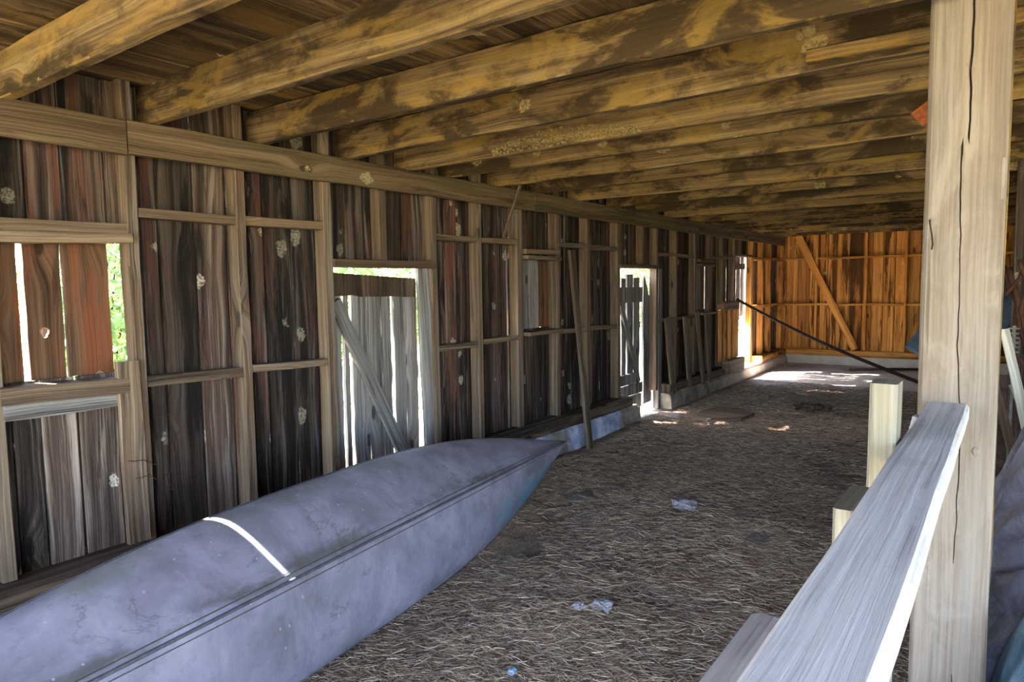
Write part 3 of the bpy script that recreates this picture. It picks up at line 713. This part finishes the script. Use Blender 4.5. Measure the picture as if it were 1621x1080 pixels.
# ------------------------------------------------------------------ post, rail and pickets at the right
def make_post():
    root = thing('support_post', 'tall pale square timber post with a long crack at the end of the rail', 'post', (-.13, 2.7, 0))
    x0, x1, y0, y1, zt = -.235, -.03, 2.6, 2.79, 2.745
    m = MB(); s = bmesh.new(); nz, nx = 110, 26
    def crack(z): return .105 + .012 * math.sin(z * 1.9 + .4) - .028 * (z - 1.4) * .0 + .012 * noise.noise((z * 2.2, 1, 0)) + .004 * noise.noise((z * 14, 2, 0)) + (.016 if z > 2.1 else 0)
    rows = []
    for j in range(nz + 1):
        z = zt * j / nz - .05 * (j == 0); row = []
        ex = .004 * noise.noise((z * 1.5, 0, 5)); cz = crack(z)
        for i in range(nx + 1):
            u = i / nx * (x1 - x0)
            d = abs(u - cz); w = .0045 * (.45 + .8 * abs(noise.noise((z * 1.3, 9, 0))) + (.5 if z > 2 else 0)); on = .35 + noise.noise((z * .9, 4, 1)) > 0
            y = y0 + (.02 if (d < w + .002 and on) else 0) + .0025 * noise.noise((u * 20, z * 4, 0))
            if i in (0, nx): y += .007
            if d < .0045 and on: pass
            row.append(s.verts.new((x0 + u + ex, y, z)))
        # snap the nearest columns onto the crack so that the groove stays thin
        rows.append(row)
    for j, row in enumerate(rows):
        z = row[0].co.z; cz = crack(z); k = min(range(2, nx - 2), key=lambda i: abs(i / nx * (x1 - x0) - cz))
        on = .42 + noise.noise((z * .9, 4, 1)) > 0; wd = .0016 + .0016 * abs(noise.noise((z * 2.3, 9, 0))) + (.0014 if z > 2.05 else 0)
        for i in range(1, nx): row[i].co.y = y0 + .0025 * noise.noise((i / nx * 4, z * 4, 0))
        b = x0 + cz + .004 * noise.noise((z * 1.5, 0, 5))
        row[k - 1].co.x = b - wd; row[k + 1].co.x = b + wd; row[k].co.x = b
        if on: row[k].co.y = y0 + .03
    for a, b in zip(rows, rows[1:]):
        for i in range(nx): s.faces.new((a[i], a[i + 1], b[i + 1], b[i]))
    back = [[s.verts.new((r[0].co.x - .006, y0 + .016, r[0].co.z)), s.verts.new((r[0].co.x - .004, y1, r[0].co.z)), s.verts.new((r[-1].co.x + .004, y1, r[0].co.z)), s.verts.new((r[-1].co.x + .006, y0 + .016, r[0].co.z))] for r in rows]
    for (a, ba), (b, bb) in zip(zip(rows, back), zip(rows[1:], back[1:])):
        ra = [a[-1], ba[3], ba[2], ba[1], ba[0], a[0]]; rb = [b[-1], bb[3], bb[2], bb[1], bb[0], b[0]]
        for i in range(5): s.faces.new((ra[i], ra[i + 1], rb[i + 1], rb[i]))
    s.faces.new(rows[-1] + back[-1][::-1]); s.faces.new((rows[0] + back[0][::-1])[::-1])
    bmesh.ops.recalc_face_normals(s, faces=s.faces)
    m.merge(s, Matrix.Identity(4), (.95, .4, .3), 2)
    m.build('shaft', M['post'], root)
    mm = MB(); mm.tube([(-.222, 2.6, 1.87), (-.222, 2.585, 1.868), (-.219, 2.58, 1.85), (-.214, 2.582, 1.82), (-.211, 2.584, 1.79), (-.214, 2.59, 1.775)], .0028, 6); mm.build('wire_hook', M['iron'], root, True)
    mm = MB(); mm.blob((-.075, 2.6, 1.13), (.012, .006, .016), 2, .1); mm.build('knot', M['post'], root, True)
make_post()
rail = thing('fence_rail', 'thick silver grey rail running from the post towards the viewer', 'rail', (-.15, 1.2, 1.24))
mm = MB(); mm.board((-.152, -.9, 1.254), (-.155, 2.597, 1.254), .118, .052, (1, 0, 0), (1.05, .2, 0), bev=.008, wob=.002, seg=.12); mm.build('plank', M['rail'], rail)
mm = MB(); mm.board((-.165, 2.46, 1.21), (-.165, 2.597, 1.21), .1, .0, (1, 0, 0)) if False else mm.blob((-.215, 2.35, 1.215), (.02, .09, .06), 2, .3); mm.build('split_knot', M['rail'], rail)
tag(part('fence_picket', 'picket', None, (-.248, 1.93, -.03), (-.246, 1.93, 1.425), .062, .1, (1, 0, 0), (.8, .3, 0), bev=.006, seg=.1), 'pale upright picket standing tall above the rail in front of the post', 'picket', 'pickets nailed along the rail')
tag(part('fence_picket', 'picket', None, (-.25, 1.5, -.03), (-.25, 1.52, 1.235), .04, .2, (1, 0, 0), (.75, .1, 0), bev=.006, seg=.1), 'short wide picket just level with the rail, between the tall one and the viewer', 'picket', 'pickets nailed along the rail')
tag(part('fence_picket', 'rail', None, (-.25, .72, -.03), (-.25, .72, 1.225), .042, .42, (1, 0, 0), (.9, .1, 0), bev=.008, seg=.1), 'widest grey picket beside the rail, reaching the bottom edge of the picture', 'picket', 'pickets nailed along the rail')
tag(part('timber_strip', 'joist', None, (-.058, 2.85, -.02), (-.056, 2.85, 2.735), .07, .04, (1, 0, 0), (1.1, .6, 0)), 'narrow upright timber strip showing just behind the right edge of the pale post', 'timber')
# ------------------------------------------------------------------ timber leaning and lying about
tag(part('prop_board', 'stud', None, (-3.42, 6.0, .0), (-3.64, 6.02, 2.02), .095, .035, (0, 1, 0), (.85, .2, 0), bev=.006), 'long grey brown board leaning on the wall, its foot out beyond the canoe tip', 'board')
tag(part('thin_stick', 'stud', None, (-3.645, 4.88, 2.1), (-3.645, 5.16, 2.6), .03, .015, (0, 1, 0), (1, .2, 0)), 'thin slanting stick resting against the ledger board high on the left wall', 'stick')
for (ya, za, yb, zb, w), lb in zip(((8.59, .25, 8.48, 1.215, .15), (9.165, .25, 9.1, 1.21, .15), (9.685, .25, 9.55, 1.255, .11), (9.96, .25, 9.9, 1.25, .11)),
        ('wide board leaning on the low wall rail, first beyond the broken plank door', 'board leaning on the low wall rail, second beyond the broken plank door', 'tilted board leaning on the low wall rail, third beyond the broken plank door', 'narrow board leaning on the low wall rail, fourth beyond the broken plank door')):
    tag(part('leaning_board', 'stud', None, (-3.61, ya, .20), (-3.665, yb, zb), w, .025, (0, 1, 0), (random.uniform(.85, 1), .1, 0)), lb, 'board', 'boards leaning on the low wall rail')
mm = MB(); rgv = random.Random(8)
for pts in (((-3.65, 1.62, .80), (-3.64, 1.70, .79), (-3.66, 1.78, .74), (-3.68, 1.84, .66), (-3.69, 1.88, .55)), ((-3.65, 1.66, .70), (-3.63, 1.72, .71), (-3.66, 1.80, .63), (-3.68, 1.86, .585), (-3.70, 1.95, .58)), ((-3.69, 1.79, 1.0), (-3.69, 1.88, 1.0), (-3.69, 1.92, .93), (-3.69, 1.90, .80), (-3.69, 1.86, .68))):
    q = [V(p) for p in pts]; sm = []
    for k in range(len(q) - 1):
        for j in range(5): sm.append(q[k].lerp(q[k + 1], j / 5) + V((rgv.gauss(0, .002), rgv.gauss(0, .002), rgv.gauss(0, .002))))
    mm.tube(sm + [q[-1]], .0022, 5)
tag(mm.build('dry_vine', M['bark'], None, True), 'thin dry vine tendrils clinging across the pale jamb plank and first stud', 'vine')
hr = thing('slatted_hurdle', 'low slatted wooden hurdle fixed to the wall beside the bright far doorway', 'hurdle', (-3.62, 10.8, .3))
for y in (10.40, 10.62, 10.84, 11.06, 11.2):
    part('slat', 'endboard', hr, (-3.62, y, .45), (-3.62, y - .02, 1.25), .13, .022, (0, 1, 0), (random.uniform(.7, 1), .2, 0))
part('top_box', 'sill', hr, (-3.62, 10.4, 1.31), (-3.62, 11.14, 1.30), .14, .11, (0, 0, 1), (1.2, .6, 0), bev=.012)
part('foot_block', 'stud', hr, (-3.6, 10.6, .34), (-3.6, 11.42, .33), .22, .1, (0, 0, 1), (1, .5, 0), bev=.015)
mm = MB(); P0, P1 = V((-3.58, 11.05, 1.40)), V((-.85, 11.75, .06))
mm.tube([P0.lerp(P1, i / 14) + V((0, 0, -.09 * math.sin(math.pi * i / 14) * (1 - .3 * i / 14) + .015 * noise.noise((i, 0, 0)))) for i in range(15)], [.021 + .008 * i / 14 for i in range(15)], 10)
tag(mm.build('long_pole', M['poleM'], None, True), 'long dark slender pole slanting down from the far doorway to the floor', 'pole')
mm = MB(); mm.tube([(-2.3, 13.35, .09), (-1.6, 13.7, .10), (-.9, 14.0, .10)], .022, 8)
tag(mm.build('floor_pole', M['poleM'], None, True), 'thin dark pole lying flat on the floor along the foot of the back wall', 'pole')
mm = MB(); Q = [(-3.04, 7.93), (-2.85, 7.8), (-2.55, 8.1), (-2.5, 8.45), (-2.75, 8.66), (-3.0, 8.6), (-3.1, 8.25)]
s = bmesh.new(); f = s.faces.new([s.verts.new((x, y, floor_z(x, y) + .005)) for x, y in Q]); bmesh.ops.recalc_face_normals(s, faces=[f])
g = bmesh.ops.extrude_face_region(s, geom=[f])
for v in g['geom']:
    if isinstance(v, bmesh.types.BMVert): v.co.z += .05
bmesh.ops.recalc_face_normals(s, faces=s.faces); mm.merge(s, Matrix.Identity(4), (.9, .1, 0), 0)
tag(mm.build('flat_slab', M['stud']), 'flat brown slab of board lying on the floor near the broken plank door', 'board')
def lump(name, mat, c, r, label, cat, sd, rot=0, amp=.5, fr=1.8, group=None):
    mm = MB(); z = floor_z(c[0], c[1]); mm.blob((c[0], c[1], z + r[2] * .55), r, 3, amp, fr, 1, sd, rot)
    return tag(mm.build(name, M[mat], None, False), label, cat, group)
lump('pale_rag', 'paper', (-1.91, 4.77), (.09, .075, .035), 'crumpled pale rag on the straw in the middle of the floor', 'rag', 1)
lump('torn_paper', 'paper', (-1.62, 2.97), (.045, .05, .022), 'torn pale paper scrap at the edge of the dark patch in the near straw', 'scrap', 2, .6, .7)
lump('torn_paper', 'paper', (-1.71, 2.89), (.03, .035, .018), 'smaller pale paper scrap just left of the torn one in the near straw', 'scrap', 3, .2, .7)
lump('flint', 'stone', (-2.12, 2.49), (.018, .02, .012), 'tiny pale stone in the straw beside the middle of the canoe', 'stone', 4)
lump('fallen_stone', 'stone', (-2.66, 4.62), (.16, .13, .016), 'low grey stone half sunk in the straw beside the canoe bow', 'stone', 5)
lump('blue_scrap', 'plastic', (-1.68, 2.27), (.018, .022, .014), 'small dark blue scrap in the straw at the bottom edge', 'scrap', 6)
lump('white_stone', 'paper', (-3.33, 7.93), (.09, .07, .03), 'whitish stone lying between the brown slab and the doorway sill', 'stone', 7)
lump('dark_clod', 'sill', (-1.95, 8.9), (.2, .14, .06), 'dark clod of bedding in the middle of the floor towards the back', 'clod', 8)
lump('flat_stone', 'stone', (-1.2, 4.35), (.2, .14, .014), 'flat grey stone sunk in the dark patch near the pickets', 'stone', 9)

# on the joists
st = part('nailed_strip', 'deck', None, (-.72, 3.085, 2.60), (.5, 3.075, 2.60), .055, .04, (0, 0, 1), (1.1, .2, 0)); tag(st, 'short pale strip nailed along the joist beside the pale post', 'strip')
mm = MB(); mm.blob((-.72, 3.10, 2.715), (.03, .03, .03), 3, .2, 3); mm.blob((-.755, 3.10, 2.70), (.018, .02, .02), 3, .2, 3)
tag(mm.build('mud_nest', M['mud'], None, True), 'small pale mud wasp nest stuck on a joist above the nailed strip', 'nest')
mm = MB(); rg = random.Random(2)
for i in range(380):
    u = rg.random(); x = -2.85 + 1.1 * u; hgt = .105 * math.sin(math.pi * min(1, .12 + u * .8)) ; z = 2.545 + rg.random() * max(.03, hgt)
    y = 3.71 - .0147 * (x + 3.72)
    mm.blob((x, y - .003, z), (rg.uniform(.004, .014), .005, rg.uniform(.004, .009)), 1, .4, 3, 1, i)
o = mm.build('nest_crust', M['crust'], joists[4]); o['kind'] = 'stuff'; o['label'] = 'pale lumpy crust of old nests'
mm = MB(); mm.board((-.43, 4.163, 2.50), (-.3, 4.161, 2.60), .09, .003, (0, 0, 1), seg=.05, wob=.006)
tag(mm.build('rusty_flap', M['rust']), 'small rust red metal flap hanging from a joist beside the pale post', 'flap')

# ------------------------------------------------------------------ tarpaulins, brush and scrap to the right of the post
def heap(name, mat, fn, x0, x1, y0, y1, nx, ny, parent=None):
    m = MB(); top = [[m.bm.verts.new(fn(x0 + (x1 - x0) * i / nx, y0 + (y1 - y0) * j / ny)) for i in range(nx + 1)] for j in range(ny + 1)]
    for j in range(ny):
        for i in range(nx): m.bm.faces.new((top[j][i], top[j][i + 1], top[j + 1][i + 1], top[j + 1][i]))
    # close it underneath
    rim = top[0] + [r[-1] for r in top[1:]] + top[-1][-2::-1] + [r[0] for r in top[-2:0:-1]]
    low = [m.bm.verts.new((v.co.x, v.co.y, min(v.co.z, -.03))) for v in rim]
    for i in range(len(rim)): m.bm.faces.new((rim[i], low[i], low[(i + 1) % len(rim)], rim[(i + 1) % len(rim)]))
    m.bm.faces.new(low)
    bmesh.ops.recalc_face_normals(m.bm, faces=m.bm.faces)
    return m.build(name, mat, parent, True)
def edge(x, a, b): return max(0., min(1., (x - a) / (b - a)))
def tarp_fn(x, y):
    h = .98 * edge(y, 2.62, 3.5) ** .7 * (1 - .5 * edge(y, 4.2, 4.9)) + .1
    h *= (.35 + .65 * edge(x, -.12, .16)) * (1 - .6 * edge(x, .9, 1.5))
    f = y * 26 + x * 34 + 2.6 * noise.noise((x * 3, y * 3, 1))
    h += .075 * abs(math.sin(f)) ** .6 * (.6 + .5 * noise.noise((x * 2, y * 5, 3))) + .035 * noise.noise((x * 6, y * 6, 4)) + .012 * noise.noise((x * 20, y * 20, 4))
    return (x + .02 * math.sin(f), y, h)
t1 = heap('black_tarp', M['tarp'], tarp_fn, -.09, 1.5, 2.9, 4.9, 130, 210)
tag(t1, 'black tarpaulin heaped in slanting folds behind the pale post', 'tarpaulin')
def blue_fn(x, y):
    h = .62 * edge(y, 1.95, 2.5) ** .6 * edge(x, -.03, .12) ** .5 * (1 - .7 * edge(x, .75, 1.2)) + .02
    h += .05 * noise.noise((x * 4, y * 4, 7)) + .03 * abs(noise.noise((x * 9, y * 9, 2))) + .012 * noise.noise((x * 24, y * 24, 2))
    return (x, y, h)
t2 = heap('blue_plastic_sheet', M['plastic'], blue_fn, -.02, 1.25, 1.95, 2.83, 90, 70)
tag(t2, 'crumpled blue plastic sheet at the foot of the black tarpaulin', 'plastic sheet')
tag(part('leaning_plank', 'scrap', None, (.28, 5.0, .0), (-.03, 5.25, 1.36), .055, .03, (1, 0, 0), (1.1, .1, 0)), 'pale grey plank leaning left above the black tarpaulin', 'plank', 'scrap planks behind the tarpaulin')
tag(part('leaning_plank', 'scrap', None, (.42, 5.1, .0), (.03, 5.4, 1.0), .05, .025, (1, 0, 0), (.95, .1, 0)), 'shorter second pale plank crossing below the first behind the black tarpaulin', 'plank', 'scrap planks behind the tarpaulin')
tag(part('leaning_plank', 'sill', None, (.2, 4.95, .0), (-.09, 5.2, 1.1), .05, .025, (1, 0, 0), (1.1, .1, 0)), 'dark brown plank leaning under the pale ones beside the post', 'plank', 'scrap planks behind the tarpaulin')
rg = random.Random(4)
for i, lb in enumerate(('thick red brown branch slanting down through the brush behind the post', 'short red brown branch end at the top of the brush heap', 'thin dark branch crossing the top of the brush heap', 'dark bent branch at the right edge of the brush heap', 'thin grey branch low in the brush heap')):
    p = [((-.02, 5.95, 1.75), (.06, 5.9, 1.35), (.2, 5.85, .75), (.33, 5.8, 0)), ((-.07, 6.0, 1.78), (-.01, 5.97, 1.62), (.06, 5.95, 1.45), (.3, 5.9, .0)), ((-.03, 5.8, 1.55), (.06, 5.8, 1.73), (.16, 5.8, 1.8), (.6, 5.9, .0)),
         ((.04, 5.7, 1.8), (.08, 5.7, 1.6), (.05, 5.7, 1.45), (.35, 5.7, 0)), ((-.02, 5.6, 1.25), (.08, 5.6, 1.1), (.2, 5.6, .8), (.5, 5.6, 0))][i]
    mm = MB(); pts = []
    for a, b in zip(p, p[1:]): pts += [V(a).lerp(V(b), k / 5) + V((rg.gauss(0, .006), 0, rg.gauss(0, .006))) for k in range(5)]
    pts.append(V(p[-1])); mm.tube(pts, [(.02 if i < 2 else .012) + .006 * k / len(pts) for k in range(len(pts))], 8)
    tag(mm.build('dry_branch', M['bark'], None, True), lb, 'branch', 'branches in the brush heap')
gr = MB()
for k in range(6): gr.board((-.01, 5.5, 1.2 + .03 * k), (.05, 5.5, 1.2 + .03 * k), .012, .012, (0, 0, 1), seg=1)
gr.board((.02, 5.51, 0), (.02, 5.51, 1.37), .02, .01, (1, 0, 0)); tag(gr.build('iron_grate', M['mesh_iron']), 'small barred iron grate beside the leaning planks behind the post', 'grate')
# grey blue tarp slung in the far corner
mm = MB()
nu, nv = 30, 30; gv = []
for j in range(nv + 1):
    row = []
    for i in range(nu + 1):
        u, v = i / nu, j / nv
        bx, bz = (-1.36 + .32 * u / .35, .6 - .2 * u / .35) if u < .35 else (-1.04 + .6 * (u - .35) / .65, .4 - .33 * (u - .35) / .65)
        tx, tz = -.6 + .9 * u, 1.9 - .3 * u
        x = bx + (tx - bx) * v; z = bz + (tz - bz) * v; y = 12.5 + .5 * v - .15 * u + .05 * noise.noise((u * 4, v * 4, 0))
        row.append(mm.bm.verts.new((x, y, z + .03 * noise.noise((u * 6, v * 3, 2)))))
    gv.append(row)
for j in range(nv):
    for i in range(nu): mm.bm.faces.new((gv[j][i], gv[j][i + 1], gv[j + 1][i + 1], gv[j + 1][i]))
o = mm.build('blue_tarp', M['bluetarp'], None, True); o.modifiers.new('thickness', 'SOLIDIFY').thickness = .02
tag(o, 'slate blue tarp propped up before the back wall beside the pale post', 'tarp')

# ------------------------------------------------------------------ trees outside the left wall
def tree(x, y, h, r, label, sd, n=5200):
    rg = random.Random(sd); root = thing('leafy_tree', label, 'tree', (x, y, -.16), 'trees outside the left wall')
    mm = MB(); mm.tube([(x + .1 * math.sin(k), y + .08 * math.cos(k * 1.3), -.2 + (h - r) * k / 6) for k in range(7)], [.16 - .015 * k for k in range(7)], 9); mm.build('trunk', M['bark'], root, True)
    verts, faces, cols = [], [], []
    C0 = [(V((x + rg.gauss(0, r * .5), y + rg.gauss(0, r * .55), h - r * .6 + rg.gauss(0, r * .45))), r * rg.uniform(.35, .6)) for _ in range(14)]
    for _ in range(n):
        c, rr = rg.choice(C0); d = V((rg.gauss(0, 1), rg.gauss(0, 1), rg.gauss(0, 1))).normalized() * rr * rg.random() ** .4
        p = c + d; q = Euler((rg.random() * 6, rg.random() * 6, rg.random() * 6)).to_matrix(); s = rg.uniform(.09, .2); b = len(verts)
        for a in ((-.5, 0, 0), (0, .9, .12), (.5, 0, 0), (0, -.9, .12)): verts.append(p + q @ (V(a) * s))
        faces.append((b, b + 1, b + 2, b + 3)); cols += [rg.random()] * 4
    me = bpy.data.meshes.new('foliage'); me.from_pydata(verts, [], faces); me.materials.append(M['leaf'])
    ca = me.color_attributes.new('rnd', 'FLOAT_COLOR', 'CORNER'); ca.data.foreach_set('color', [v for c in cols for v in (c, c, c, 1)])
    o = bpy.data.objects.new('foliage', me); COL.objects.link(o); o.parent = root; o.matrix_parent_inverse = root.matrix_world.inverted()
tree(-10.5, 2.1, 9.6, 1.5, 'tall tree added outside, its unseen crown keeping sun off the braced plank door', 1, 9000)  # added so its crown, out of view, blocks sun at door_1's top gap
tree(-10.5, 6.6, 9.8, 1.5, 'tall tree added outside, its unseen crown keeping sun off the broken plank door', 2, 5000)  # added so its crown, out of view, thins the sun reaching door_2
tree(-13.5, 29, 5.2, 1.9, 'low pale tree outside standing behind the bush beyond the broken plank door', 3)
def bush(x, y, h, r, label, sd, n=2600):
    rg = random.Random(sd); root = thing('green_bush', label, 'bush', (x, y, -.16), 'bushes along the left wall outside')
    mm = MB()
    for k in range(5):
        a = k * 1.26; mm.tube([(x, y, -.2), (x + .3 * math.cos(a), y + .3 * math.sin(a), h * .4), (x + .6 * math.cos(a), y + .6 * math.sin(a), h * .75)], [.03, .02, .01], 6)
    mm.build('stems', M['bark'], root, True)
    verts, faces, cols = [], [], []
    for _ in range(n):
        d = V((rg.gauss(0, 1), rg.gauss(0, 1), rg.gauss(0, 1))).normalized() * rg.random() ** .3
        p = V((x + d.x * r, y + d.y * r * 1.15, h * .5 + d.z * h * .52 + .1 * noise.noise(d * 3))); q = Euler((rg.random() * 6, rg.random() * 6, rg.random() * 6)).to_matrix(); s_ = rg.uniform(.06, .13); b = len(verts)
        for a in ((-.5, 0, 0), (0, .9, .12), (.5, 0, 0), (0, -.9, .12)): verts.append(p + q @ (V(a) * s_))
        faces.append((b, b + 1, b + 2, b + 3)); cols += [rg.random()] * 4
    me = bpy.data.meshes.new('foliage'); me.from_pydata(verts, [], faces); me.materials.append(M['leaf'])
    ca = me.color_attributes.new('rnd', 'FLOAT_COLOR', 'CORNER'); ca.data.foreach_set('color', [v for c in cols for v in (c, c, c, 1)])
    o = bpy.data.objects.new('foliage', me); COL.objects.link(o); o.parent = root; o.matrix_parent_inverse = root.matrix_world.inverted()
bush(-12.5, 5.3, 3.0, 1.1, 'green bush seen outside through the right gap of the square window', 5, 3600)
bush(-12.5, 10.2, 3.0, 1.2, 'green bush seen outside over the left end of the braced door', 6, 3600)
bush(-12.5, 13.5, 3.0, 1.2, 'green bush seen outside over the right end of the braced door', 7, 3600)
bush(-12.0, 25.0, 3.2, 1.6, 'green bush seen outside over the top of the broken plank door', 8, 4200)
# ------------------------------------------------------------------ light and camera
sun = bpy.data.lights.new('sun', 'SUN'); sun.energy = 170; sun.angle = math.radians(.6); sun.color = (1, .93, .82)
so = bpy.data.objects.new('sun', sun); COL.objects.link(so)
so.rotation_euler = V((1, .28, -1.0)).to_track_quat('-Z', 'Y').to_euler()
w = bpy.data.worlds.new('sky'); SC.world = w; w.use_nodes = True
nt = w.node_tree; bg = nt.nodes['Background']
sky = nt.nodes.new('ShaderNodeTexSky'); sky.sky_type = 'NISHITA'; sky.sun_disc = False
sky.sun_elevation = math.radians(44); sky.sun_rotation = math.radians(-100); sky.air_density = 1; sky.dust_density = 1.5
mxs = nt.nodes.new('ShaderNodeMix'); mxs.data_type = 'RGBA'; mxs.inputs[0].default_value = .4; mxs.inputs[7].default_value = (.36, .345, .37, 1)
nt.links.new(sky.outputs[0], mxs.inputs[6]); nt.links.new(mxs.outputs[2], bg.inputs[0]); bg.inputs[1].default_value = 4.3

cam = bpy.data.cameras.new('camera'); cam.sensor_width = 36; cam.lens = 1082.336 / 1621 * 36; cam.clip_start = .02
co = bpy.data.objects.new('camera', cam); COL.objects.link(co); SC.camera = co
yaw, pit, rol = math.radians(36.16028), math.radians(4.69613), math.radians(-.79974)
fw = V((-math.sin(yaw) * math.cos(pit), math.cos(yaw) * math.cos(pit), -math.sin(pit))); r0 = V((math.cos(yaw), math.sin(yaw), 0)); u0 = r0.cross(fw)
rr_ = r0 * math.cos(rol) + u0 * math.sin(rol); uu = u0 * math.cos(rol) - r0 * math.sin(rol)
co.matrix_world = Matrix(((rr_.x, uu.x, -fw.x, 0), (rr_.y, uu.y, -fw.y, 0), (rr_.z, uu.z, -fw.z, 1.68), (0, 0, 0, 1)))
SC.view_settings.view_transform = 'Standard'; SC.view_settings.look = 'None'; SC.view_settings.gamma = 1; SC.view_settings.exposure = .58
SC.cycles.max_bounces = 8; SC.cycles.diffuse_bounces = 6; SC.cycles.use_denoising = True
SC.cycles.sample_clamp_indirect = 12
